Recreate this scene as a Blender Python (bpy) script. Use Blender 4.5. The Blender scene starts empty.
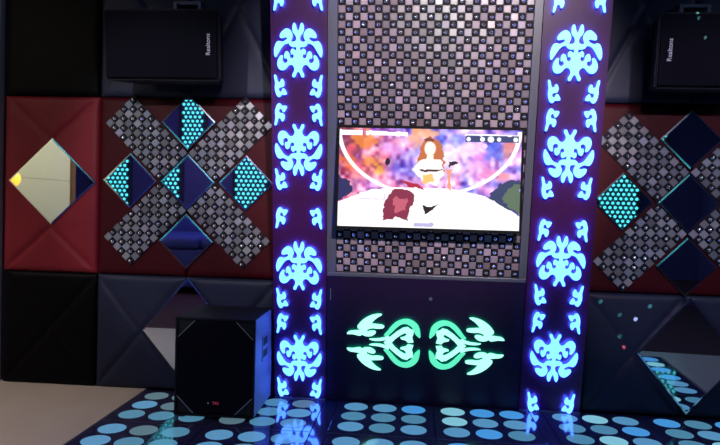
import bpy, bmesh, math, random
import numpy as np
from mathutils import Vector, Matrix, Euler
random.seed(7); np.random.seed(7)
S = bpy.context.scene
C = S.collection
PI = math.pi

# ---------------------------------------------------------------- camera, exposure, world, room lights
cam_data = bpy.data.cameras.new('camera')
cam_data.sensor_width = 36.0
cam_data.lens = 36.0 * 625.94 / 720.0
cam_data.clip_start = 0.05
cam = bpy.data.objects.new('camera', cam_data); C.objects.link(cam)
rv, uv, fv = (Vector(v).normalized() for v in ((0.99614619, 0.08340335, 0.02714127), (-0.02898157, 0.02093391, 0.99936072), (-0.08278186, 0.99629597, -0.0232704)))
m = Matrix((rv, uv, -fv)).transposed().to_4x4()
m.translation = Vector((0.36375, -3.33378, 1.03669))
cam.matrix_world = m
S.camera = cam
S.view_settings.view_transform = 'Standard'
S.view_settings.look = 'None'
S.view_settings.exposure = 0.0
S.view_settings.gamma = 1.0
S.view_settings.use_curve_mapping = False
W = bpy.data.worlds.new('night'); S.world = W; W.use_nodes = True
W.node_tree.nodes['Background'].inputs[0].default_value = (0.05, 0.06, 0.16, 1)
W.node_tree.nodes['Background'].inputs[1].default_value = 0.3


def aim(o, target):
    d = Vector(target) - o.location
    o.rotation_euler = d.to_track_quat('-Z', 'Y').to_euler()


def area(name, loc, target, sx, sy, col, power):
    l = bpy.data.lights.new(name, 'AREA'); l.shape = 'RECTANGLE'; l.size = sx; l.size_y = sy
    l.color = col; l.energy = power
    o = bpy.data.objects.new(name, l); C.objects.link(o); o.location = loc; aim(o, target); return o


def spot(name, loc, target, deg, blend, col, power, r=0.04):
    l = bpy.data.lights.new(name, 'SPOT'); l.spot_size = math.radians(deg); l.spot_blend = blend
    l.color = col; l.energy = power; l.shadow_soft_size = r
    o = bpy.data.objects.new(name, l); C.objects.link(o); o.location = loc; aim(o, target); return o


area('ceiling_wash_light', (0.4, -2.3, 2.6), (0.4, -1.0, 0.0), 3.2, 1.6, (0.45, 0.50, 1.0), 9)
spot('stage_wash_light', (0.9, -3.6, 2.5), (0.45, -0.25, 1.62), 36, 0.55, (1.0, 0.88, 0.90), 620, 0.06)
spot('stage_green_light', (0.6, -3.4, 2.55), (0.46, -0.3, 1.93), 9, 1.0, (0.25, 1.0, 0.62), 80, 0.05)
spot('stage_amber_light', (1.2, -3.4, 2.55), (0.78, -0.3, 1.62), 7, 1.0, (1.0, 0.7, 0.45), 26, 0.05)
spot('side_wash_light', (-1.2, -3.5, 2.5), (-0.86, 0, 1.12), 27, 0.6, (0.88, 0.82, 0.90), 250, 0.06)
spot('side_green_light', (-1.6, -3.3, 2.5), (-1.25, 0, 1.42), 11, 1.0, (0.3, 1.0, 0.5), 20, 0.05)
spot('far_wash_light', (1.6, -3.5, 2.5), (1.72, 0, 1.12), 27, 0.6, (0.92, 0.80, 0.98), 250, 0.06)
area('doorway_warm_light', (-2.55, -1.6, 2.5), (-2.6, -1.5, 0.0), 0.9, 0.9, (1.0, 0.86, 0.70), 13)
spot('beige_floor_fill', (-2.35, -1.1, 2.5), (-2.15, -0.55, 0.0), 62, 0.6, (1.0, 0.88, 0.76), 75, 0.25)  # added fill spot, lifts the beige floor on the left
spot('yellow_wall_fill', (-1.5, -2.6, 2.5), (-3.2, -2.5, 1.15), 75, 0.5, (1.0, 0.95, 0.68), 130, 0.2)  # added fill spot, brightens the yellow wall for the large mirror
area('rear_blue_fill', (-1.0, -3.6, 2.55), (-1.2, -4.5, 0.6), 4.0, 0.5, (0.44, 0.32, 1.0), 40)  # added fill, brightens the rear wall and sofa in the mirrors
area('right_floor_fill', (3.1, -1.1, 2.5), (3.0, -1.1, 0.0), 0.7, 0.7, (0.45, 0.72, 1.0), 10)  # added bluish fill over the right-hand beige floor, no entrance there

# thin projector beams that leave small coloured dots on the right-hand wall
for k, (x, z, col, pw) in enumerate([(1.352, 0.585, (0.2, 1, 0.6), 1500), (1.60, 0.57, (0.2, 1, 0.7), 1500), (1.45, 0.52, (0.2, 1, 0.7), 900), (1.53, 0.50, (0.8, 1, 1), 5000),
                                  (1.46, 0.41, (0.2, 1, 0.5), 900), (1.48, 0.355, (1, 0.15, 0.15), 3500), (1.50, 1.78, (0.3, 1, 0.8), 2200), (1.49, 1.74, (0.3, 1, 0.8), 1500),
                                  (1.53, 1.66, (0.3, 1, 0.7), 2500), (1.93, 0.32, (0.5, 1, 0.2), 2500), (1.90, 0.40, (0.5, 1, 0.3), 2500)]):
    spot('laser_beam', (x + 0.40, -0.95, z + 0.55), (x, 0, z), 1.0, 0.2, col, pw * 0.22, 0.0005)

# ---------------------------------------------------------------- materials


def mat(name, col, rough=0.6, metal=0.0, emit=None, es=0.0, spec=0.5, coat=0.0, vary=0.0, vscale=30.0, bump=0.0, bscale=200.0):
    M = bpy.data.materials.new(name); M.use_nodes = True
    nt = M.node_tree; b = nt.nodes['Principled BSDF']
    b.inputs['Base Color'].default_value = (*col, 1); b.inputs['Roughness'].default_value = rough
    b.inputs['Metallic'].default_value = metal; b.inputs['Specular IOR Level'].default_value = spec
    b.inputs['Coat Weight'].default_value = coat; b.inputs['Coat Roughness'].default_value = 0.03
    if emit:
        b.inputs['Emission Color'].default_value = (*emit, 1); b.inputs['Emission Strength'].default_value = es
    if vary or bump:
        tc = nt.nodes.new('ShaderNodeTexCoord')
    if vary:
        n = nt.nodes.new('ShaderNodeTexNoise'); n.inputs['Scale'].default_value = vscale; n.inputs['Detail'].default_value = 4
        nt.links.new(tc.outputs['Object'], n.inputs['Vector'])
        r = nt.nodes.new('ShaderNodeMapRange'); r.inputs[1].default_value = 0.3; r.inputs[2].default_value = 0.7
        r.inputs[3].default_value = 1 - vary; r.inputs[4].default_value = 1 + vary
        nt.links.new(n.outputs['Fac'], r.inputs[0])
        v = nt.nodes.new('ShaderNodeVectorMath'); v.operation = 'SCALE'; v.inputs[0].default_value = col
        nt.links.new(r.outputs[0], v.inputs['Scale']); nt.links.new(v.outputs[0], b.inputs['Base Color'])
    if bump:
        n2 = nt.nodes.new('ShaderNodeTexNoise'); n2.inputs['Scale'].default_value = bscale
        nt.links.new(tc.outputs['Object'], n2.inputs['Vector'])
        bp = nt.nodes.new('ShaderNodeBump'); bp.inputs['Strength'].default_value = bump; bp.inputs['Distance'].default_value = 0.002
        nt.links.new(n2.outputs['Fac'], bp.inputs['Height']); nt.links.new(bp.outputs[0], b.inputs['Normal'])
    return M


def attr_mat(name, rough, metal, emit=0.0, spec=0.5):
    M = mat(name, (0.5, 0.5, 0.5), rough, metal, spec=spec)
    nt = M.node_tree; b = nt.nodes['Principled BSDF']
    a = nt.nodes.new('ShaderNodeAttribute'); a.attribute_name = 'Col'
    if emit:
        b.inputs['Base Color'].default_value = (0.01, 0.01, 0.01, 1)
        nt.links.new(a.outputs['Color'], b.inputs['Emission Color']); b.inputs['Emission Strength'].default_value = emit
    else:
        nt.links.new(a.outputs['Color'], b.inputs['Base Color'])
    return M


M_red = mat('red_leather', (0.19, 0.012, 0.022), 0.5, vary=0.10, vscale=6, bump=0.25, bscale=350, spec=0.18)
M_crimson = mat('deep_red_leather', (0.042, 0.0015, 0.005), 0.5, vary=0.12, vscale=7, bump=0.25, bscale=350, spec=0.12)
M_black = mat('black_leather', (0.0025, 0.002, 0.0028), 0.5, vary=0.1, bump=0.25, bscale=350, spec=0.06)
M_slate = mat('slate_leather', (0.016, 0.019, 0.043), 0.45, vary=0.10, vscale=6, bump=0.3, bscale=350, spec=0.18)
M_mirror = mat('mirror_glass', (0.80, 0.83, 0.88), 0.02, 1.0)
M_mirror_edge = mat('bevelled_mirror_edge', (0.72, 0.78, 0.85), 0.12, 1.0)
M_tile = attr_mat('mosaic_tile', 0.30, 0.0)
M_under = mat('mosaic_backing', (0.010, 0.008, 0.012), 0.6, spec=0.15)
M_chrome = mat('chrome', (0.80, 0.76, 0.78), 0.16, 1.0)
M_frame = mat('grey_lacquer', (0.075, 0.078, 0.11), 0.35)
M_column = mat('purple_lacquer', (0.036, 0.004, 0.044), 0.35, spec=0.35, vary=0.08)
M_motif = mat('cyan_light', (0.1, 0.3, 0.4), 0.4, emit=(0.05, 0.17, 1.0), es=6.5)
M_motif_edge = mat('blue_light_edge', (0.02, 0.06, 0.3), 0.4, emit=(0.02, 0.22, 1.0), es=1.6)
M_halo = mat('blue_halo_glow', (0.02, 0.05, 0.3), 0.4, emit=(0.07, 0.14, 1.0), es=26.0)  # glow of the added plates that imitate blue bloom around the crests
M_green = mat('green_light', (0.2, 0.5, 0.4), 0.4, emit=(0.42, 1.0, 0.76), es=1.25)
M_green_deep = mat('deep_green_light', (0.1, 0.5, 0.3), 0.4, emit=(0.12, 0.85, 0.50), es=1.0)
M_green_edge = mat('green_light_edge', (0.0, 0.2, 0.1), 0.4, emit=(0.0, 0.55, 0.30), es=0.8)
M_green_halo = mat('green_halo_glow', (0.0, 0.2, 0.1), 0.4, emit=(0.0, 0.8, 0.35), es=5)  # glow of the added plates that make the emblem's halo
M_cabinet = mat('dark_violet_panel', (0.014, 0.006, 0.032), 0.35, vary=0.1, spec=0.25)
M_floorglass = mat('black_floor_glass', (0.040, 0.036, 0.100), 0.10, spec=0.9, coat=1.0)
M_floorglass.node_tree.nodes['Principled BSDF'].inputs['Coat IOR'].default_value = 1.9
M_discs = [mat('floor_disc_light_%s' % n, (0.10, 0.14, 0.16), 0.10, emit=c, es=1.0, spec=0.8) for n, c in
           (('pale', (0.08, 0.25, 0.44)), ('blue', (0.05, 0.27, 0.64)), ('teal', (0.06, 0.20, 0.31)), ('bright', (0.20, 0.50, 0.60)), ('dim', (0.08, 0.15, 0.18)))]
M_rim = mat('steel_rim', (0.10, 0.12, 0.14), 0.3, 0.8)
M_seam = mat('floor_seam_metal', (0.30, 0.30, 0.36), 0.3, 0.9)
M_beige = mat('beige_floor_tile', (0.50, 0.42, 0.35), 0.30, vary=0.05, vscale=3)
M_carpet = mat('dark_maroon_carpet', (0.035, 0.010, 0.016), 0.95, vary=0.2, vscale=50)
M_dark = mat('dark_wall_paint', (0.015, 0.015, 0.03), 0.8)
M_bluewall = mat('navy_wall_paint', (0.05, 0.055, 0.16), 0.7)
M_yellow = mat('pale_yellow_tile', (0.62, 0.62, 0.40), 0.5, vary=0.03, vscale=2)
M_wood = mat('brown_door_frame', (0.16, 0.08, 0.03), 0.5)
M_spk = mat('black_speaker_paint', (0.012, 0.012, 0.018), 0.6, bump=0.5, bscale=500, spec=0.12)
M_spk_lit = mat('lit_speaker_side', (0.26, 0.22, 0.34), 0.45, bump=0.4, bscale=500, spec=0.4)  # same black paint, with the column's light on it put into the colour
M_grille = mat('black_speaker_mesh', (0.004, 0.004, 0.009), 0.8, bump=0.5, bscale=900, spec=0.08)
M_hole = mat('black_recess', (0.004, 0.004, 0.006), 0.8)
M_letter = mat('pale_lettering', (0.55, 0.55, 0.65), 0.5, emit=(0.45, 0.45, 0.6), es=0.10)
M_redled = mat('red_badge', (0.6, 0.06, 0.12), 0.4, emit=(0.6, 0.05, 0.12), es=0.25)
M_tvblack = mat('tv_black_plastic', (0.004, 0.004, 0.006), 0.6, spec=0.1)
M_screen = attr_mat('tv_screen_picture', 0.5, 0.0, emit=1.2, spec=0.1)
M_steel = mat('brushed_steel', (0.35, 0.36, 0.42), 0.35, 0.9)
M_amber = mat('amber_lamp_glass', (0.8, 0.4, 0.05), 0.3, emit=(1.0, 0.42, 0.03), es=2.2)
M_dot = mat('dot_light', (0.1, 0.5, 0.5), 0.4, emit=(0.10, 0.85, 0.95), es=1.7)
M_lip = mat('lit_lip_edge', (0.5, 0.5, 0.55), 0.4, 0.6)  # pale tone stands for light caught on the port edges
M_sofa = mat('blue_velvet', (0.04, 0.055, 0.28), 0.8, vary=0.2, vscale=8)

# ---------------------------------------------------------------- helpers


def tag(o, label=None, cat=None, group=None, kind=None):
    if label: o['label'] = label
    if cat: o['category'] = cat
    if group: o['group'] = group
    if kind: o['kind'] = kind
    return o


def empty(name, loc=(0, 0, 0), rot=(0, 0, 0)):
    o = bpy.data.objects.new(name, None); C.objects.link(o); o.location = loc; o.rotation_euler = rot
    o.empty_display_size = 0.1
    return o


def obj(name, bm, m, parent=None, smooth=False):
    me = bpy.data.meshes.new(name)
    bmesh.ops.recalc_face_normals(bm, faces=bm.faces)
    bm.to_mesh(me); bm.free()
    for mm in (m if isinstance(m, (list, tuple)) else [m]): me.materials.append(mm)
    if smooth:
        for p in me.polygons: p.use_smooth = True
    o = bpy.data.objects.new(name, me); C.objects.link(o); o.parent = parent
    return o


def box(bm, lo, hi, mi=0, bev=0.0, M=None):
    vs = [bm.verts.new((x, y, z)) for x in (lo[0], hi[0]) for y in (lo[1], hi[1]) for z in (lo[2], hi[2])]
    fs = [(0, 1, 3, 2), (4, 6, 7, 5), (0, 4, 5, 1), (2, 3, 7, 6), (0, 2, 6, 4), (1, 5, 7, 3)]
    F = [bm.faces.new([vs[i] for i in f]) for f in fs]
    for f in F: f.material_index = mi
    if bev:
        es = list({e for f in F for e in f.edges})
        r = bmesh.ops.bevel(bm, geom=es, offset=bev, segments=2, affect='EDGES', profile=0.5)
        vs = list({v for f in r['faces'] for v in f.verts} | {v for v in vs if v.is_valid})
        for f in {f for v in vs for f in v.link_faces}: f.material_index = mi
    if M is not None: bmesh.ops.transform(bm, matrix=M, verts=vs)
    return bm


def prism(bm, pts, y0, y1, mi=0, mside=None):
    """outline (x, z) extruded from y0 (front) to y1 (back)"""
    a = [bm.verts.new((x, y0, z)) for x, z in pts]; b = [bm.verts.new((x, y1, z)) for x, z in pts]
    f = bm.faces.new(a); f.material_index = mi
    g = bm.faces.new(b[::-1]); g.material_index = mi if mside is None else mside
    n = len(pts)
    for i in range(n):
        q = bm.faces.new((a[i], b[i], b[(i + 1) % n], a[(i + 1) % n])); q.material_index = mi if mside is None else mside
    return bm


def side_prism(bm, pts, x0, x1, mi=0):
    """outline (y, z) extruded along x"""
    a = [bm.verts.new((x0, y, z)) for y, z in pts]; b = [bm.verts.new((x1, y, z)) for y, z in pts]
    fs = [bm.faces.new(a), bm.faces.new(b[::-1])]
    n = len(pts)
    fs += [bm.faces.new((a[i], b[i], b[(i + 1) % n], a[(i + 1) % n])) for i in range(n)]
    for f in fs: f.material_index = mi
    return bm


def cyl(bm, c, axis, r, h, n=20, mi=0, r2=None):
    q = Vector((0, 0, 1)).rotation_difference(Vector(axis).normalized()).to_matrix().to_4x4()
    q.translation = c
    r_ = bmesh.ops.create_cone(bm, cap_ends=True, segments=n, radius1=r, radius2=r if r2 is None else r2, depth=h, matrix=q)
    for f in {f for v in r_['verts'] for f in v.link_faces}: f.material_index = mi


_cache = {}


def outline_mesh(name, polys, M, parent, y_front, thick, grow=0.0, at=(0, 0), key=None):
    """2D filled curve (handles concave outlines) turned into a plate of real thickness in the local xz plane, front facing -y"""
    k = (key, M.name, thick, grow)
    if key is None or k not in _cache:
        bm = bmesh.new()
        for pts in polys:       # each outline is filled on its own, so touching outlines never cut holes in each other
            cu = bpy.data.curves.new(name, 'CURVE'); cu.dimensions = '2D'; cu.fill_mode = 'BOTH'
            cu.extrude = thick / 2; cu.offset = grow
            sp = cu.splines.new('POLY'); sp.points.add(len(pts) - 1); sp.use_cyclic_u = True
            for i, (x, z) in enumerate(pts): sp.points[i].co = (x, z, 0, 1)
            t = bpy.data.objects.new(name, cu)
            me = t.to_mesh().copy(); t.to_mesh_clear()
            bpy.data.objects.remove(t); bm.from_mesh(me)
        bm.to_mesh(me); bm.free()
        me.transform(Matrix(((1, 0, 0, 0), (0, 0, -1, thick / 2), (0, 1, 0, 0), (0, 0, 0, 1))))
        me.name = name
        me.materials.clear(); me.materials.append(M)
        _cache[k] = me
    o = bpy.data.objects.new(name, _cache[k]); C.objects.link(o); o.parent = parent
    o.location = (at[0], y_front, at[1])
    return o


def smooth_poly(pts, it=1):
    for _ in range(it):
        q = []
        n = len(pts)
        for i in range(n):
            a, b = pts[i], pts[(i + 1) % n]
            q += [(a[0] * .75 + b[0] * .25, a[1] * .75 + b[1] * .25), (a[0] * .25 + b[0] * .75, a[1] * .25 + b[1] * .75)]
        pts = q
    return pts


# ---------------------------------------------------------------- the room
def struct(name, bm, m, parent=None):
    o = obj(name, bm, m, parent)
    if parent is None: o['kind'] = 'structure'
    return o


H = 2.65
bm = bmesh.new(); box(bm, (-4.3, -4.5, -0.12), (3.9, 0.12, -0.04)); struct('floor', bm, M_dark)
bm = bmesh.new(); box(bm, (-4.3, -1.68, -0.04), (-1.082, 0.05, 0.0)); box(bm, (2.080, -1.68, -0.04), (3.9, 0.05, 0.0))
box(bm, (-1.082, -1.68, -0.04), (2.080, -1.506, 0.0)); struct('floor_beige', bm, M_beige)
bm = bmesh.new(); box(bm, (-4.3, -4.5, -0.04), (3.9, -1.68, 0.002)); struct('floor_carpet', bm, M_carpet)
bm = bmesh.new(); box(bm, (-4.3, 0.05, -0.04), (3.9, 0.12, H)); struct('wall_front', bm, M_dark)
bm = bmesh.new(); box(bm, (-4.3, -4.5, H), (3.9, 0.12, H + .08)); struct('ceiling', bm, M_dark)
bm = bmesh.new(); box(bm, (-4.3, -4.58, -0.04), (3.9, -4.5, H)); struct('wall_rear', bm, M_bluewall)
bm = bmesh.new(); box(bm, (3.82, -4.5, -0.04), (3.9, 0.05, H)); struct('wall_right', bm, M_bluewall)
bm = bmesh.new(); box(bm, (-3.28, -2.94, 0.0), (-3.2, 0.05, 1.228)); box(bm, (-3.28, -2.94, 1.234), (-3.2, 0.05, H))
box(bm, (-3.28, -2.94, 1.22), (-3.205, 0.05, 1.24)); struct('wall_left', bm, M_yellow)
bm = bmesh.new(); box(bm, (-4.38, -4.5, -0.04), (-4.3, 0.05, H)); struct('wall_left_recess', bm, M_bluewall)
bm = bmesh.new(); box(bm, (-3.30, -3.0, 0.0), (-3.17, -2.94, H), bev=0.006); struct('door_trim', bm, M_wood)
# thin metal filler strips between the floor tiles under the two light columns
bm = bmesh.new(); box(bm, (-0.072, -1.504, -0.04), (-0.002, 0.045, -0.001)); struct('trim_1', bm, M_floorglass)
bm = bmesh.new(); box(bm, (1.002, -1.504, -0.04), (1.062, 0.045, -0.001)); struct('trim_2', bm, M_floorglass)
bm = bmesh.new(); box(bm, (-1.985, 0.0, 0.0), (-1.958, 0.05, H), bev=0.003); struct('trim_3', bm, mat('pale_trim', (0.5, 0.5, 0.45), 0.5))

# ---------------------------------------------------------------- upholstered wall panels


def seg_dist(x, z, a, b):
    ax, az = a; bx, bz = b
    dx, dz = bx - ax, bz - az
    t = max(0, min(1, ((x - ax) * dx + (z - az) * dz) / (dx * dx + dz * dz)))
    return math.hypot(x - ax - t * dx, z - az - t * dz)


def padded(x0, x1, z0, z1, seams, m, label):
    w, h = x1 - x0 - 0.004, z1 - z0 - 0.004
    nx, nz = max(2, int(w / 0.0125)), max(2, int(h / 0.0125))
    bm = bmesh.new(); g = {}
    for i in range(nx + 1):
        for j in range(nz + 1):
            x, z = w * i / nx, h * j / nz
            d = min([x, w - x, z, h - z] + [seg_dist(x, z, a, b) for a, b in seams])
            puff = 1 - math.exp(-d / 0.010)
            g[i, j] = bm.verts.new((x - w / 2, 0.016 - 0.016 * puff, z))
    for i in range(nx):
        for j in range(nz): bm.faces.new((g[i, j], g[i + 1, j], g[i + 1, j + 1], g[i, j + 1]))
    bnd = [e for e in bm.edges if e.is_boundary]
    r = bmesh.ops.extrude_edge_only(bm, edges=bnd)
    for v in [v for v in r['geom'] if isinstance(v, bmesh.types.BMVert)]: v.co.y = 0.049
    o = obj('upholstered_panel', bm, m, smooth=True)
    o.location = ((x0 + x1) / 2, 0, z0 + 0.002)
    tag(o, label, 'wall panel', 'upholstered wall panels')
    return o


def xs(w, h): return [((0, 0), (w, h)), ((0, h), (w, 0))]


ZB, ZT, Z2 = 0.632, 1.612, 2.60
cols = [(-1.925, -1.373), (-1.373, -0.862), (-0.862, -0.350), (1.268, 1.778), (1.778, 2.288)]
where = ['at the far left beside the beige floor', 'left of the floor speaker', 'behind the floor speaker', 'beside the right light column', 'at the right edge of the wall']
for k, (a, b) in enumerate(cols):
    w = b - a
    padded(a, b, 0, ZB, xs(w, ZB), M_black if k == 0 else M_slate,
           ('black' if k == 0 else 'slate grey') + ' padded leather panel at floor level, ' + where[k])
    if k == 0:
        h = ZT - ZB; c = w / 2
        se = [((0, 0), (c, h / 2 - .24)), ((w, 0), (c, h / 2 - .24)), ((0, h), (c, h / 2 + .24)), ((w, h), (c, h / 2 + .24))]
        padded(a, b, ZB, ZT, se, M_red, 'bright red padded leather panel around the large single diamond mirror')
    else:
        lab = ['', 'deep red padded panel behind the outer half of the left mosaic cross', 'deep red padded panel between left mosaic cross and left light column',
               'deep red padded panel between right light column and right mosaic cross', 'deep red padded panel at the right edge behind the mosaic cross'][k]
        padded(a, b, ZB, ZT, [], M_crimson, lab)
    lab = ['black padded leather panel above the bright red panel at the left edge', 'dark padded panel behind the outer half of the left wall speaker',
           'dark padded panel between left wall speaker and left light column', 'dark padded panel between right light column and right wall speaker',
           'dark padded panel behind the right wall speaker at the picture edge'][k]
    padded(a, b, ZT, Z2, [] if k == 0 else xs(w, Z2 - ZT), M_black if k == 0 else M_slate, lab)

# ---------------------------------------------------------------- diamond mirrors


def diamond(cx, cz, dx, dz, label, group, tilt=(0, 0)):
    t = empty('diamond_mirror', (cx, -0.0015 - max(abs(tilt[0]), abs(tilt[1])) * max(dx, dz), cz), (tilt[0], 0, tilt[1]))
    tag(t, label, 'mirror', group)
    e = 0.008
    bm = bmesh.new()
    k = 1 - e * math.hypot(dx, dz) / (dx * dz)
    o = [(-dx, 0), (0, -dz), (dx, 0), (0, dz)]; i_ = [(x * k, z * k) for x, z in o]
    A = [bm.verts.new((x, -0.0058, z)) for x, z in o]; B = [bm.verts.new((x, -0.0065, z)) for x, z in i_]
    D = [bm.verts.new((x, 0.0, z)) for x, z in o]
    for q in range(4):
        bm.faces.new((A[q], A[(q + 1) % 4], B[(q + 1) % 4], B[q])); bm.faces.new((D[q], D[(q + 1) % 4], A[(q + 1) % 4], A[q]))
    bm.faces.new(D)
    obj('bevel_edge', bm, M_mirror_edge, t)
    bm = bmesh.new(); bm.faces.new([bm.verts.new((x, -0.0066, z)) for x, z in i_])
    A2 = [bm.verts.new((x * .999, -0.0060, z * .999)) for x, z in i_]; bm.faces.new(A2[::-1])
    f = list(bm.faces)[0]; vs = list(f.verts)
    for q in range(4): bm.faces.new((vs[q], A2[q], A2[(q + 1) % 4], vs[(q + 1) % 4]))
    obj('glass', bm, M_mirror, t)
    return t


diamond(-1.636, 1.138, 0.252, 0.240, 'large diamond mirror reflecting a pale yellow wall, on bright red panel', 'large diamond mirrors')
LX, LZ = -0.862, 1.153
RX, RZ = 1.768, 1.105
G = 'small diamond mirrors in the mosaic crosses'
D = 0.152
for (cx, cz, off, side) in ((LX, LZ, 0.325, 'left'), (RX, RZ, 0.325, 'right')):
    diamond(cx, cz, D, D, 'small diamond mirror at the centre of the %s mosaic cross' % side, G)
    diamond(cx, cz + off, D, D, 'small diamond mirror at the top of the %s mosaic cross' % side, G, (0.0, -0.03))
    diamond(cx, cz - off, D, D, 'small diamond mirror at the bottom of the %s mosaic cross' % side, G, (0.03, 0))
    diamond(cx - off, cz, D, D, 'small diamond mirror at the %s mosaic cross, on its left point' % side, G)
    diamond(cx + off, cz, D, D, 'small diamond mirror at the %s mosaic cross, on its right point' % side, G)
G = 'large diamond mirrors'
diamond(-0.850, 0.335, 0.250, 0.295, 'large diamond mirror low on slate panels, partly behind the floor speaker', G)
diamond(1.790, 0.325, 0.250, 0.300, 'large diamond mirror low on slate panels, reflecting floor lights, at the right', G, (0, -0.05))

# ---------------------------------------------------------------- mosaic of little bevelled mirror tiles and chrome studs


def stud_mesh(r):
    bm = bmesh.new()
    bmesh.ops.create_uvsphere(bm, u_segments=12, v_segments=8, radius=r, matrix=Matrix.Rotation(PI / 2, 4, 'X'))
    me = bpy.data.meshes.new('stud'); bm.to_mesh(me); bm.free(); me.materials.append(M_chrome)
    for p in me.polygons: p.use_smooth = True
    return me


STUD = stud_mesh(0.0106)


def mosaic(parent, nx, nz, cell, x0, z0, y0, skip=None, base=(0.50, 0.50, 0.54), rank=None):
    """checkerboard: tiles on even cells, studs on odd cells; every stud its own part, past 100 the rest as one"""
    bt = bmesh.new()
    lay = bt.loops.layers.color.new('Col')
    studs = []
    for i in range(nx):
        for j in range(nz):
            if skip and skip(i, j): continue
            x, z = x0 + (i + .5) * cell, z0 + (j + .5) * cell
            if (i + j) % 2 == 0:
                h = cell * .50; hi = cell * .43
                tx, tz = random.uniform(-.0006, .0006), random.uniform(-.0006, .0006)
                A = [bt.verts.new((x + sx * h, y0, z + sz * h)) for sx, sz in ((-1, -1), (1, -1), (1, 1), (-1, 1))]
                B = [bt.verts.new((x + sx * hi, y0 - .005 + tx * sx + tz * sz, z + sz * hi)) for sx, sz in ((-1, -1), (1, -1), (1, 1), (-1, 1))]
                F = [bt.faces.new(B)] + [bt.faces.new((A[q], A[(q + 1) % 4], B[(q + 1) % 4], B[q])) for q in range(4)]
                v = random.uniform(.74, 1.14); c = [base[0] * v * random.uniform(.96, 1.04), base[1] * v, base[2] * v * random.uniform(.96, 1.04), 1]
                for f in F:
                    for l in f.loops: l[lay] = c
            else: studs.append((x, z))
    obj('mirror_tiles', bt, M_tile, parent)
    single = sorted(studs, key=rank)[:100] if rank else studs
    for x, z in single:
        o = bpy.data.objects.new('stud', STUD); C.objects.link(o); o.parent = parent; o.location = (x, y0 - 0.006, z)
    rest = [q for q in studs if q not in set(single)]
    if rest:
        bs = bmesh.new()
        for x, z in rest:
            vs0 = len(bs.verts); bs.from_mesh(STUD); bs.verts.ensure_lookup_table()
            bmesh.ops.translate(bs, verts=bs.verts[vs0:], vec=(x, y0 - 0.006, z))
        tag(obj('stud', bs, M_chrome, parent, smooth=True), kind='stuff')


def arm(cx, cz, ang, label):
    """strip starts at the centre mirror's edge and runs out along ang (degrees in the wall plane)"""
    cell = 0.0365; n, k = 12, 6
    t = empty('mosaic_strip', (cx, 0, cz), (0, -math.radians(ang), 0))
    tag(t, label, 'mosaic strip', 'mosaic strips of the wall crosses')
    r0 = 0.113
    bm = bmesh.new(); box(bm, (r0, -0.008, -k * cell / 2), (r0 + n * cell, -0.001, k * cell / 2)); obj('backing', bm, M_under, t)
    up = ang in (45, 225)
    par = 1 if ang in (45, 225) else 0

    def skip(i, j):
        # outer tip corner that points sideways is left off, as is usual where the sheet was trimmed
        return False
    # choose parity so that the corner tile pointing up or down at the tip is a mirror tile
    bt = mosaic(t, n, k + 1, cell, r0, -k * cell / 2 - (par * cell), -0.008, skip=lambda i, j: (j == 0 if par else j == k))
    return t


for (cx, cz, side) in ((LX, LZ, 'left'), (RX, RZ, 'right')):
    arm(cx, cz, 45, 'mosaic strip running to the upper right corner of the %s cross' % side)
    arm(cx, cz, 135, 'mosaic strip running to the upper left corner of the %s cross' % side)
    arm(cx, cz, 225, 'mosaic strip running to the lower left corner of the %s cross' % side)
    arm(cx, cz, 315, 'mosaic strip running to the lower right corner of the %s cross' % side)

# ---------------------------------------------------------------- leaning centre section (columns, mosaic, emblem panel)
LEAN = 0.1565
AL = math.atan(LEAN); CA, SA = math.cos(AL), math.sin(AL)


def to_local(y, z):   # world (y, z) -> leaned frame
    return (y * CA + z * SA, -y * SA + z * CA)


def wedge(bm, x0, x1, zlo, zhi, off, back=0.048):
    """solid between the front plane (offset off in front of the leaned plane) and world y=back, from height zlo to zhi"""
    def front(z): return -LEAN * z - off / CA
    side_prism(bm, [to_local(front(zlo), zlo), to_local(front(zhi), zhi), to_local(back, zhi), to_local(back, zlo)], x0, x1)


# -- ornaments traced as half outlines: (distance from axis, depth below the top), scaled to metres later
P1 = [(0, 66), (10, 58), (19, 38), (24, 22), (42, 20), (44, 42), (32, 62), (26, 84), (36, 108), (54, 118), (72, 110), (86, 90), (102, 76), (126, 72),
      (146, 86), (155, 112), (153, 142), (142, 168), (126, 188), (112, 182), (118, 160), (116, 140), (102, 126), (82, 130), (76, 150), (90, 168), (98, 158),
      (104, 180), (98, 206), (86, 218), (72, 208), (64, 190), (62, 172), (50, 160), (34, 166), (30, 184), (42, 198), (52, 190), (56, 220), (42, 238), (26, 226),
      (12, 220), (12, 250), (40, 246), (62, 258), (70, 276), (58, 290), (36, 284), (16, 292), (12, 312), (20, 336), (36, 352), (42, 378), (40, 410), (29, 428),
      (18, 416), (12, 388), (0, 360)]
P2 = [(170, 164), (180, 205), (174, 252), (158, 286), (140, 292), (116, 284), (92, 296), (76, 312), (92, 322), (120, 312), (136, 318), (132, 345), (112, 370), (86, 386), (62, 378), (46, 356), (40, 328),
      (48, 304), (56, 286), (72, 274), (92, 272), (112, 258), (132, 228), (150, 196)]
HK = [(36, 0), (53, 0), (64, 30), (68, 55), (80, 68), (98, 64), (101, 44), (116, 34), (133, 60), (134, 96), (118, 112), (96, 112), (78, 124), (84, 152),
      (106, 156), (110, 138), (124, 118), (144, 138), (160, 176), (134, 182), (108, 178), (100, 194), (80, 205), (60, 187), (47, 150), (42, 112), (48, 75), (40, 35)]
SX, SZ = 0.000665, 0.000632


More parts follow.
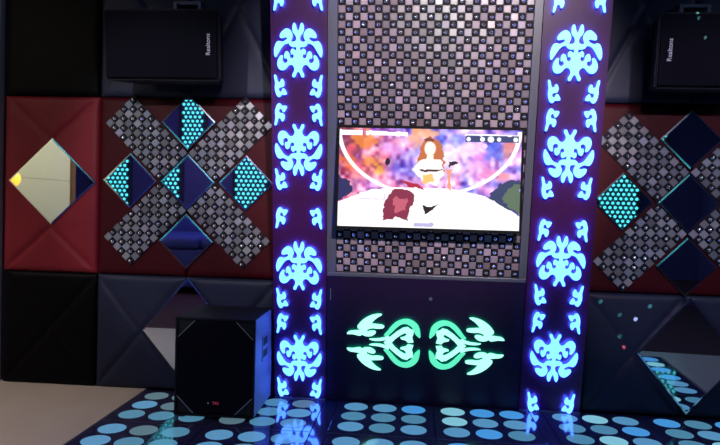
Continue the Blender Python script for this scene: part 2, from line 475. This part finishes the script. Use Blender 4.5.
def big_polys(flip):
    """crest with the leaf at the top (flip False) or at the bottom (flip True); z from 0 to the motif's height"""
    def T(p): return (p[0] * SX, ((p[1] - 22) if flip else (425 - p[1])) * SZ)
    a = [T(p) for p in P1]; full = a + [(-x, z) for x, z in a[::-1] if x > 0]
    full = smooth_poly(full)
    b = smooth_poly([T(p) for p in P2])
    return [full, b, [(-x, z) for x, z in b[::-1]]]


def hook_poly(flip, right):
    """hook light, height 0.105; x grows inwards from the outer edge"""
    pts = []
    for x, y in HK:
        X = (x - 40) * 0.00052; Z = (y if flip else (203 - y)) * 0.00053
        pts.append((-X if right else X, Z))
    return smooth_poly(pts)


def light_column(x, width, items, label):
    t = empty('light_column', (x, 0, 0), (AL, 0, 0))
    tag(t, label, 'light column', 'leaning light columns')
    bm = bmesh.new(); wedge(bm, -width / 2, width / 2, 0.004, 2.6, 0.015); obj('body', bm, M_column, t)
    bm = bmesh.new(); box(bm, (-width / 2, -0.0215, 0.003), (width / 2, -0.0155, 0.010), bev=0.001); obj('base_lit_line', bm, M_seam, t)  # added strip stands in for the thin lit line at the foot
    yf = -0.015

    def lamp(name, polys, key, at):
        l = outline_mesh(name, polys, M_motif, t, yf - 0.024, 0.004, at=at, key=key)
        outline_mesh('edge_glow', polys, M_motif_edge, l, 0.0042, 0.003, grow=0.0015, key=key)
        outline_mesh('added_halo', polys, M_halo, l, 0.0075, 0.002, key=key)  # added glowing plate, throws a bloom-like halo onto the column
        return l
    for kind, ztop in items:
        if kind in 'AB':
            lamp('crest_light', big_polys(kind == 'A'), kind, (0, ztop - 0.255))
        else:
            for right in (False, True):
                p = hook_poly(kind == 'd', right); key = kind + str(right)
                if ztop < 0.15:
                    p = [(a, max(b, 0.006 - (ztop - 0.108))) for a, b in p]; key += str(ztop)
                lamp('hook_light', [p], key, ((0.118 if right else -0.118), ztop - 0.108))
    return t


light_column(-0.2105, 0.279, [('d', 2.113), ('B', 2.545), ('u', 2.30), ('A', 1.948), ('u', 1.704), ('d', 1.567), ('B', 1.465), ('u', 1.244), ('d', 1.048), ('A', 0.872),
                              ('u', 0.622), ('d', 0.485), ('B', 0.368), ('u', 0.128)],
             'leaning purple column with glowing blue crests, beside the black floor speaker')
light_column(1.105, 0.312, [('d', 2.105), ('B', 2.54), ('u', 2.30), ('A', 1.944), ('u', 1.692), ('d', 1.560), ('B', 1.460), ('u', 1.232), ('d', 1.024), ('A', 0.942),
                            ('u', 0.692), ('d', 0.549), ('B', 0.434), ('u', 0.116)],
             'leaning purple column with glowing blue crests, between television and right mosaic cross')

# -- mosaic field behind the television
t = empty('mosaic_mural', (0, 0, 0), (AL, 0, 0))
tag(t, 'tall panel of mirror mosaic tiles and chrome studs behind the television', 'mosaic')
x0, x1 = -0.0695, 0.947
bm = bmesh.new(); wedge(bm, x0, x1, 0.700, 2.6, -0.012); obj('backing', bm, M_under, t)
cell = 0.0358; nx = 26; mx0 = -0.022; z0 = 0.712; nz = 52
bm = bmesh.new()
box(bm, (x0, -0.006, z0 - 0.02), (mx0 - .001, 0.0119, z0 + nz * cell)); box(bm, (mx0 + nx * cell + .001, -0.006, z0 - 0.02), (x1, 0.0119, z0 + nz * cell))
box(bm, (x0, -0.012, z0 - 0.022), (x1, 0.0119, z0 - 0.001), bev=0.003)
obj('frame', bm, M_frame, t)
def nearness(q):
    x, z = q
    hidden = 0.0 <= x <= 0.87 and 0.93 <= z <= 1.43
    return (10 if hidden or z > 2.06 else 0) + math.hypot(x - 0.364, (z * CA - 1.037), -LEAN * z + 3.334)


mosaic(t, nx, nz, cell, mx0, z0, 0.0115, base=(0.56, 0.50, 0.55), rank=nearness)

# -- dark panel with green emblem
t = empty('emblem_panel', (0.4385, 0, 0), (AL, 0, 0))
tag(t, 'dark violet panel with glowing green scroll emblem below the television', 'decorative panel')
bm = bmesh.new(); wedge(bm, -0.508, 0.508, 0.004, 0.680, 0.012); obj('panel_board', bm, M_cabinet, t)
bird = [(0.408, 0.04), (0.394, 0.056), (0.365, 0.060), (0.332, 0.063), (0.356, 0.077), (0.333, 0.11), (0.305, 0.133), (0.273, 0.149), (0.24, 0.156), (0.219, 0.152),
        (0.244, 0.137), (0.267, 0.117), (0.281, 0.096), (0.272, 0.101), (0.253, 0.099), (0.213, 0.096), (0.211, 0.078), (0.243, 0.073), (0.267, 0.076), (0.285, 0.073), (0.303, 0.064),
        (0.297, 0.055), (0.285, 0.062), (0.262, 0.064), (0.252, 0.054), (0.264, 0.039), (0.285, 0.029), (0.313, 0.031), (0.325, 0.040), (0.334, 0.031), (0.351, 0.033), (0.375, 0.039), (0.398, 0.037)]
blade = [(0.294, 0.017), (0.268, 0.019), (0.221, 0.024), (0.183, 0.042), (0.188, 0.020), (0.221, 0.008), (0.268, 0.007)]
arc = [(0.214, 0.04), (0.196, 0.059), (0.173, 0.093), (0.142, 0.122), (0.1, 0.135), (0.065, 0.127), (0.037, 0.103), (0.026, 0.074), (0.022, 0.028), (0.042, 0.044), (0.053, 0.058), (0.058, 0.076),
       (0.075, 0.097), (0.1, 0.107), (0.124, 0.103), (0.148, 0.083), (0.168, 0.06), (0.185, 0.043), (0.203, 0.036)]
chv = [(0.212, 0.0), (0.182, 0.030), (0.147, 0.061), (0.113, 0.085), (0.089, 0.09), (0.078, 0.08), (0.058, 0.073), (0.06, 0.05), (0.066, 0.035), (0.058, 0.008), (0.086, 0.004), (0.097, 0.016),
       (0.122, 0.022), (0.126, 0.031), (0.105, 0.037), (0.092, 0.049), (0.102, 0.057), (0.126, 0.044), (0.153, 0.022), (0.172, 0.0)]


def green_lamp(nm, P, m):
    l = outline_mesh(nm, P, m, t, -0.012 - 0.022, 0.004)
    outline_mesh('edge_glow', P, M_green_edge, l, 0.0042, 0.003, grow=0.0013)
    outline_mesh('added_halo', P, M_green_halo, l, 0.0075, 0.002)  # added glowing plate, casts the green halo on the board


ez = 0.348; ex = 0.447 - 0.4385
for sx in (-1, 1):
    for piece, nm in ((bird, 'bird_scroll_light'), (blade, 'blade_light'), (arc, 'arc_light')):
        for sz in (-1, 1):
            P = [smooth_poly([(ex + sx * a, ez + sz * b) for a, b in piece])]
            green_lamp(nm, P, M_green_deep if nm == 'arc_light' and sx < 3 else M_green)
    P = [[(ex + sx * a, ez + b) for a, b in chv] + [(ex + sx * a, ez - b) for a, b in chv[::-1] if b > 0]]
    green_lamp('chevron_light', P, M_green)
bm = bmesh.new(); cyl(bm, (0.032, -0.014, 0.588), (0, -1, 0), 0.009, 0.006, 16); obj('indicator_button', bm, M_steel, t)
bm = bmesh.new(); box(bm, (-0.488, -0.0145, 0.56), (-0.484, -0.0121, 0.625)); obj('hinge', bm, M_chrome, t)

# ---------------------------------------------------------------- television
TVX, TVZ, TVW, TVH = 0.4375, 1.187, 0.905, 0.512
tv = empty('television', (TVX, -0.258, TVZ))
tag(tv, 'flat television showing a colourful dance game, on the mosaic panel', 'television')
bm = bmesh.new(); box(bm, (-TVW / 2, 0.002, -TVH / 2), (TVW / 2, 0.020, TVH / 2), bev=0.003)
obj('case', bm, M_tvblack, tv)
bm = bmesh.new()
for lo, hi in (((-TVW / 2, -0.003, TVH / 2 - .012), (TVW / 2, 0.0019, TVH / 2)), ((-TVW / 2, -0.003, -TVH / 2), (TVW / 2, 0.0019, -TVH / 2 + .014)),
               ((-TVW / 2, -0.003, -TVH / 2 + .014), (-TVW / 2 + .010, 0.0019, TVH / 2 - .012)), ((TVW / 2 - .010, -0.003, -TVH / 2 + .014), (TVW / 2, 0.0019, TVH / 2 - .012))):
    box(bm, lo, hi)
obj('bezel', bm, M_tvblack, tv)
bm = bmesh.new(); box(bm, (-0.12, 0.0205, -0.19), (0.12, 0.055, -0.02), bev=0.003); obj('wall_bracket', bm, M_tvblack, tv)
# the picture on the screen, painted per little cell
NX, NY = 250, 138
U, V = np.meshgrid((np.arange(NX) + .5) / NX, (np.arange(NY) + .5) / NY)   # v down


def vnoise(sc, seed):
    r = np.random.RandomState(seed); g = r.rand(64, 64)
    x = U * sc * 1.77; y = V * sc; xi = x.astype(int) % 63; yi = y.astype(int) % 63; fx = x % 1; fy = y % 1
    fx = fx * fx * (3 - 2 * fx); fy = fy * fy * (3 - 2 * fy)
    return (g[yi, xi] * (1 - fx) + g[yi, xi + 1] * fx) * (1 - fy) + (g[yi + 1, xi] * (1 - fx) + g[yi + 1, xi + 1] * fx) * fy


img = np.zeros((NY, NX, 3)); cr = lambda *c: np.array(c) / 255.0
wob = lambda s, a: (vnoise(s, 11) - .5) * a
n1, n2, n3 = vnoise(7, 1)[..., None], vnoise(13, 2)[..., None], vnoise(24, 3)[..., None]
k1 = np.clip((U[..., None] - .30) * 3 + .5, 0, 1)
left_c = cr(235, 110, 110) * n1 + cr(190, 120, 225) * (1 - n1)
right_c = cr(245, 160, 215) * n1 + cr(130, 130, 245) * (1 - n1)
img = left_c * (1 - k1) + right_c * k1
img = img + (n2 - .5) * .7 * np.array([1, .7, .4]) + (n3 - .5) * .55 * np.array([.8, 1, .8])
img = np.clip(img, .08, 1)
X = 52 + U * 613; Y = 55 + V * 350     # coordinates on the picture plane


def blob(cx, cy, rx, ry, c, w=0.25, a=1.0, soft=0.2):
    d = np.hypot((X - cx) / rx, (Y - cy) / ry) + wob(22, w)
    k = np.clip((1 - d) / soft, 0, 1)[..., None] * a
    global img
    img = img * (1 - k) + np.array(c) * k


def poly(pts, c, a=1.0, w=5):
    global img
    xx = X + wob(30, w); yy = Y + wob(26, w); ins = np.zeros(X.shape, bool); n = len(pts)
    for i in range(n):
        (xa, ya), (xb, yb) = pts[i], pts[(i + 1) % n]
        if ya == yb: continue
        cnd = ((ya > yy) != (yb > yy)) & (xx < (xb - xa) * (yy - ya) / (yb - ya) + xa)
        ins ^= cnd
    k = ins[..., None] * a
    img = img * (1 - k) + np.array(c) * k


blob(80, 110, 60, 70, cr(120, 40, 60), a=.7)
for c in ((135, 95, 70, 45, cr(255, 150, 50)), (80, 175, 40, 40, cr(250, 120, 60)), (160, 170, 40, 30, cr(255, 170, 70)), (190, 200, 25, 20, cr(255, 190, 60)), (95, 130, 30, 26, cr(245, 90, 110)),
          (230, 130, 50, 45, cr(215, 150, 235)), (270, 90, 40, 30, cr(235, 190, 240)), (310, 90, 30, 40, cr(255, 170, 110)), (350, 70, 60, 22, cr(255, 170, 90)), (460, 90, 60, 30, cr(120, 130, 250)),
          (530, 160, 60, 35, cr(220, 130, 220)), (580, 140, 50, 45, cr(80, 110, 235)), (620, 120, 30, 40, cr(240, 140, 110)), (500, 190, 50, 30, cr(245, 180, 225)), (560, 210, 50, 25, cr(235, 140, 200)),
          (610, 220, 40, 25, cr(250, 150, 150)), (480, 130, 50, 36, cr(250, 215, 250)), (130, 220, 50, 24, cr(250, 160, 170))): blob(*c, a=.7, soft=.6, w=.9)
blob(400, 170, 120, 110, (1, .96, 1), a=.75, soft=.9, w=.5)
poly([(45, 225), (70, 235), (95, 250), (105, 285), (45, 320)], cr(40, 40, 90), w=10)
poly([(555, 292), (590, 250), (625, 225), (668, 230), (668, 352)], cr(50, 60, 100), w=12)
poly([(600, 300), (640, 240), (668, 250), (668, 345)], cr(90, 110, 90), w=16)
rr = np.hypot((X - 355) / 303, (Y - 62) / 226)
k = np.clip((0.028 - abs(rr - 1)) / .008, 0, 1)[..., None] * (Y > 60)[..., None]
img = img * (1 - k) + k
poly([(45, 322), (165, 272), (260, 262), (430, 262), (545, 285), (670, 356), (670, 410), (45, 410)], (1, 1, 1), w=2)
poly([(203, 350), (215, 305), (240, 272), (275, 268), (315, 290), (300, 330), (290, 375), (240, 372), (210, 384)], cr(130, 40, 70), w=12)
poly([(240, 300), (290, 300), (285, 345), (250, 350)], cr(190, 90, 110), w=14)
poly([(338, 325), (365, 330), (390, 318), (378, 340), (350, 354)], cr(30, 15, 25), w=6)
poly([(318, 178), (324, 140), (336, 104), (360, 84), (386, 90), (402, 118), (408, 160), (416, 205), (400, 222), (388, 180), (350, 170), (335, 190)], cr(190, 105, 60), w=10)
blob(361, 124, 21, 28, cr(255, 240, 228), w=.1)
poly([(352, 145), (372, 145), (376, 170), (348, 170)], cr(255, 235, 222), w=2)
poly([(338, 92), (356, 86), (376, 92), (372, 100), (345, 100)], cr(120, 60, 50), w=4)
poly([(335, 160), (400, 160), (412, 210), (385, 255), (340, 240), (300, 195)], (1, .97, .95), w=6)
poly([(335, 215), (372, 210), (380, 240), (345, 250)], cr(250, 190, 110), w=8)
poly([(325, 200), (405, 196), (408, 202), (330, 208)], cr(60, 30, 40), w=8)
poly([(418, 195), (436, 195), (432, 270), (424, 262)], cr(235, 150, 120), w=6)
poly([(255, 232), (330, 252), (345, 268), (300, 262)], cr(170, 30, 60), w=8)
poly([(422, 170), (450, 165), (455, 178), (430, 186)], cr(40, 20, 40), w=8)
blob(219, 172, 10, 15, cr(30, 10, 40), w=.3)
poly([(60, 63), (130, 63), (130, 80), (60, 80)], (1, 1, 1), w=2); poly([(145, 65), (285, 67), (285, 82), (145, 80)], (1, .95, 1), w=4)
poly([(478, 76), (655, 76), (655, 99), (478, 99)], cr(45, 60, 110), w=0); poly([(478, 70), (655, 72), (655, 76), (478, 76)], (1, 1, 1), w=2)
for cx, r in ((489, 8), (535, 9), (563, 12), (590, 8), (645, 9)): blob(cx, 88, r, r, (1, 1, 1), w=0)
blob(543, 112, 10, 10, (1, .8, .95), w=0)
for a in (125, 175): poly([(a, 286), (a + 38, 286), (a + 38, 308), (a, 308)], (.85, .8, .9), w=2); poly([(a, 284), (a + 34, 284), (a + 34, 304), (a, 304)], (1, 1, 1), w=2)
poly([(310, 388), (380, 384), (375, 400), (315, 400)], cr(150, 140, 200), a=.7, w=10)
lin = np.where(img < .04045, img / 12.92, ((np.clip(img, 0, 1) + .055) / 1.055) ** 2.4)
sw, sh = TVW - 0.022, TVH - 0.028
vx = (-sw / 2 + sw * np.arange(NX + 1) / NX); vz = (sh / 2 - sh * np.arange(NY + 1) / NY) + 0.001
verts = [(float(x), -0.0002, float(z)) for z in vz for x in vx]
faces = [(j * (NX + 1) + i, (j + 1) * (NX + 1) + i, (j + 1) * (NX + 1) + i + 1, j * (NX + 1) + i + 1) for j in range(NY) for i in range(NX)]
me = bpy.data.meshes.new('screen'); me.from_pydata(verts, [], faces)
ca = me.color_attributes.new('Col', 'FLOAT_COLOR', 'CORNER')
colr = np.ones((NY, NX, 4, 4), dtype=np.float32); colr[..., :3] = lin[:, :, None, :]
ca.data.foreach_set('color', colr.reshape(-1))
me.materials.append(M_screen)
o = bpy.data.objects.new('screen', me); C.objects.link(o); o.parent = tv

# ---------------------------------------------------------------- lit dance floor tiles
tile_x = [(-1.0737, 'L'), (-0.5737, 'L'), (0.0, 'M'), (0.5, 'M'), (1.0644, 'R'), (1.5644, 'R')]
who = ['at the left end, next to the beige floor', 'under and beside the floor speaker', 'below the left half of the green emblem',
       'below the right half of the green emblem', 'at the foot of the right light column', 'at the right end of the lit floor']
rown = ['touching the wall', 'second from the wall', 'third from the wall, seen only in the mirrors']
for r in range(3):
    for c_, (tx, _b) in enumerate(tile_x):
        t = empty('dance_floor_tile', (tx + .25, -r * .5 - .25, -0.04))
        tag(t, 'glossy black tile with nine glowing discs %s, %s' % (who[c_], rown[r]), 'floor tile', 'lit dance floor tiles')
        bm = bmesh.new(); box(bm, (-.2485, -.2485, 0), (.2485, .2485, .0395), bev=0.0015); obj('glass_top', bm, M_floorglass, t)
        bm = bmesh.new()
        for lo, hi in (((-.2485, -.2494, .02), (.2485, -.2486, .0400)),):
            box(bm, lo, hi)
        obj('metal_edging', bm, M_seam, t)
        for i in range(3):
            for j in range(3):
                cxx, cyy = (i - 1) * .1493, (j - 1) * .1493
                left = tx < -0.5
                if left: mi = random.choice([0, 2, 2, 4, 0])
                elif tx < 0.1: mi = random.choice([0, 1, 0, 2])
                else: mi = random.choice([0, 1, 1, 0, 3, 2])
                bm = bmesh.new(); cyl(bm, (cxx, cyy, .0400), (0, 0, 1), .0615, .0014, 40); dsc = obj('light_disc', bm, M_discs[mi], t)

# ---------------------------------------------------------------- speakers


def text_obj(name, s, size, parent, loc, rot, m):
    cu = bpy.data.curves.new(name, 'FONT'); cu.body = s; cu.size = size; cu.extrude = 0.0008; cu.align_x = 'CENTER'; cu.align_y = 'CENTER'; cu.resolution_u = 3
    t = bpy.data.objects.new(name, cu); C.objects.link(t)
    me = bpy.data.meshes.new_from_object(t.evaluated_get(bpy.context.evaluated_depsgraph_get()))
    bpy.data.objects.remove(t); me.materials.clear(); me.materials.append(m)
    o = bpy.data.objects.new(name, me); C.objects.link(o); o.parent = parent; o.location = loc; o.rotation_euler = rot
    return o


# floor speaker: width .382, depth .385, height .475
w, d, h = 0.390, 0.385, 0.487
t = empty('floor_speaker', (-0.562, -0.2230, 0.001), (0, 0, math.radians(0.6)))
tag(t, 'large black floor speaker with side handles, standing beside left light column', 'speaker')
bm = bmesh.new()
box(bm, (-w / 2, -d / 2 + .012, 0.012), (w / 2, d / 2, h), bev=0.006)
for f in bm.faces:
    f.material_index = 1 if abs(f.normal.x) > .7 else 0  # sides take the lit tone of the paint, the rest stays black
obj('cabinet', bm, [M_spk, M_spk_lit], t)
bm = bmesh.new()   # raised front rim
rim = 0.010
for lo, hi in (((-w / 2, -d / 2, 0.012), (-w / 2 + rim, -d / 2 + .0119, h)), ((w / 2 - rim, -d / 2, 0.012), (w / 2, -d / 2 + .0119, h)),
               ((-w / 2 + rim, -d / 2, h - rim), (w / 2 - rim, -d / 2 + .0119, h)), ((-w / 2 + rim, -d / 2, .012), (w / 2 - rim, -d / 2 + .0119, .012 + rim))):
    box(bm, lo, hi)
obj('front_rim', bm, M_spk, t)
gx, z_lo, z_hi, cc = w / 2 - rim - .002, 0.026, h - rim - .004, 0.085
oct_ = [(-gx + cc, z_lo), (gx - cc, z_lo), (gx, z_lo + cc), (gx, z_hi - cc), (gx - cc, z_hi), (-gx + cc, z_hi), (-gx, z_hi - cc), (-gx, z_lo + cc)]
bm = bmesh.new(); prism(bm, oct_, -d / 2 + .002, -d / 2 + .0118); obj('grille', bm, M_grille, t)
for sx in (-1, 1):
    for top in (0, 1):
        zc = z_hi if top else z_lo; s = -1 if top else 1
        tri = [(sx * gx, zc), (sx * (gx - cc + .008), zc), (sx * gx, zc + s * (cc - .008))]
        bm = bmesh.new(); prism(bm, tri, -d / 2 + .006, -d / 2 + .0118); cp = obj('corner_port', bm, M_hole, t)
        # thin lip along the diagonal, the light it catches put into its colour
        a = Vector((sx * (gx - cc + .004), zc)); b = Vector((sx * gx, zc + s * (cc - .004))); n = (b - a).normalized(); q = Vector((-n.y, n.x)) * .0014
        bm = bmesh.new(); prism(bm, [tuple(a + q), tuple(b + q), tuple(b - q), tuple(a - q)], -d / 2 + .0005, -d / 2 + .004)
        obj('port_lip', bm, M_lip, cp)
for sx in (-1, 1):
    x = sx * w / 2
    hd = empty('side_handle', (x, 0.02, 0.315)); hd.parent = t
    bm = bmesh.new(); e = .0015
    for lo, hi in (((-e, -.062, -.062), (.003, -.052, .062)), ((-e, .052, -.062), (.003, .062, .062)), ((-e, -.062, .052), (.003, .062, .062)), ((-e, -.062, -.062), (.003, .062, -.052)), ((-e, -.052, -.009), (.004, .052, .009))):
        box(bm, (lo[0] * sx if sx > 0 else -hi[0], lo[1], lo[2]), (hi[0] if sx > 0 else e, hi[1], hi[2]))
    obj('handle_frame', bm, M_spk_lit, hd)
    bm = bmesh.new()
    for a, b in ((.011, .050), (-.050, -.011)):
        box(bm, (-.0005 if sx > 0 else -.0015, -.050, a), (.0015 if sx > 0 else .0005, .050, b))
    obj('handle_recess', bm, M_hole, hd)
for sx in (-1, 1):
    for sy in (-1, 1):
        bm = bmesh.new(); cyl(bm, (sx * (w / 2 - .03), sy * (d / 2 - .035), .006), (0, 0, 1), .016, .0125, 16); obj('rubber_foot', bm, M_hole, t)
text_obj('badge', 'TRS', 0.020, t, (0.008, -d / 2 + .0012, 0.078), (PI / 2, 0, 0), M_redled)
bm = bmesh.new(); cyl(bm, (-0.028, -d / 2 + .001, .078), (0, -1, 0), .0032, .003, 10); obj('badge_dot', bm, M_letter, t)


def wall_speaker(cx, cz, yaw, side, label):
    t = empty('wall_speaker', (cx, -0.20, cz), (math.radians(6), 0, math.radians(yaw)))
    tag(t, label, 'speaker', 'wall speakers')
    w, h, d = 0.59, 0.345, 0.26
    bm = bmesh.new()
    P = [(-w / 2, -d / 2 + .01), (w / 2, -d / 2 + .01), (w / 2 - .06, d / 2), (-w / 2 + .06, d / 2)]
    a = [bm.verts.new((x, y, -h / 2)) for x, y in P]; b = [bm.verts.new((x, y, h / 2)) for x, y in P]
    bm.faces.new(a); bm.faces.new(b[::-1])
    for i in range(4): bm.faces.new((a[i], b[i], b[(i + 1) % 4], a[(i + 1) % 4]))
    bmesh.ops.bevel(bm, geom=list(bm.edges), offset=.008, segments=2, affect='EDGES')
    obj('cabinet', bm, M_spk, t)
    bm = bmesh.new(); box(bm, (-w / 2 + .012, -d / 2 - .004, -h / 2 + .012), (w / 2 - .012, -d / 2 + .0095, h / 2 - .012), bev=.004); obj('grille', bm, M_grille, t)
    text_obj('brand_lettering', 'Realtons', 0.030, t, (side * (w / 2 - .055), -d / 2 - .0052, 0.0), (PI / 2, -PI / 2, 0), M_letter)
    bm = bmesh.new()   # mounting bracket above
    box(bm, (side * .10 - .07, -.03, h / 2 + .001), (side * .10 + .07, .03, h / 2 + .010)); box(bm, (side * .10 - .07, -.03, h / 2 + .010), (side * .10 - .055, .03, h / 2 + .05))
    box(bm, (side * .10 + .055, -.03, h / 2 + .010), (side * .10 + .07, .03, h / 2 + .05)); box(bm, (side * .10 - .07, -.02, h / 2 + .04), (side * .10 + .07, .14, h / 2 + .055))
    obj('bracket', bm, M_frame, t)
    return t


wall_speaker(-0.893, 1.828, 0, 1, 'black wall speaker lying on its side above the left mosaic cross')
wall_speaker(1.762, 1.815, 0, -1, 'black wall speaker lying on its side above the right mosaic cross')

# ---------------------------------------------------------------- what the mirrors look out on: lamp, dotted light panels, sofa
t = empty('wall_lamp', (-3.2, -1.86, 1.21)); tag(t, 'amber glass wall lamp on the pale yellow wall, seen in the large mirror', 'lamp')
bm = bmesh.new(); cyl(bm, (.012, 0, 0), (1, 0, 0), .05, .02, 24); obj('back_plate', bm, M_steel, t)
bm = bmesh.new(); bmesh.ops.create_uvsphere(bm, u_segments=20, v_segments=12, radius=.075, matrix=Matrix.Translation((.08, 0, 0))); obj('glass_globe', bm, M_amber, t, True)

names = ['beside the recess', 'behind the blue sofa', 'past the blue sofa end', 'near the far corner']
for k, (a, b) in enumerate(((-3.80, -3.24), (-2.95, -2.56), (-1.92, -1.44), (2.56, 3.10))):
    t = empty('dotted_light_panel', ((a + b) / 2, -4.462, 0), (0, 0, PI)); w = b - a
    tag(t, 'tall panel of cyan light dots on rear wall, %s, mirrored' % names[k], 'light panel', 'dotted light panels of the rear wall')
    bm = bmesh.new(); box(bm, (-w / 2, 0, 0.75), (w / 2, 0.028, 2.58), bev=.004); obj('board', bm, M_dark, t)
    bm = bmesh.new(); p = .062; nj = int(1.75 / (p * .87)); ni = int((w - .04) / p)
    for j in range(nj):
        for i in range(ni - (j % 2)):
            x = (i - (ni - 1) / 2 + (j % 2) * .5) * p; z = .80 + j * p * .87
            cyl(bm, (x, -.0025, z), (0, -1, 0), .018, .004, 8)
    obj('light_dots', bm, M_dot, t)

t = empty('sofa', (-2.35, -3.95, 0.002)); tag(t, 'long blue sofa against the rear wall, seen in the lower mirrors', 'sofa')
bm = bmesh.new(); box(bm, (-1.2, -.40, .08), (1.2, .40, .30), bev=.03); obj('seat_base', bm, M_sofa, t)
for k in range(3):
    bm = bmesh.new(); box(bm, (-1.02 + k * .68, -.24, .301), (-.345 + k * .68, .42, .44), bev=.04); obj('seat_cushion', bm, M_sofa, t, True)
bm = bmesh.new(); box(bm, (-1.2, -.50, .08), (1.2, -.245, .78), bev=.04); obj('backrest', bm, M_sofa, t, True)
for s in (-1, 1):
    bm = bmesh.new(); box(bm, (s * 1.11 - .09, -.38, .301), (s * 1.11 + .085, .40, .58), bev=.04); obj('armrest', bm, M_sofa, t, True)
    for y in (-.33, .33):
        bm = bmesh.new(); cyl(bm, (s * 1.1, y, .04), (0, 0, 1), .025, .08, 12); obj('leg', bm, M_spk, t)
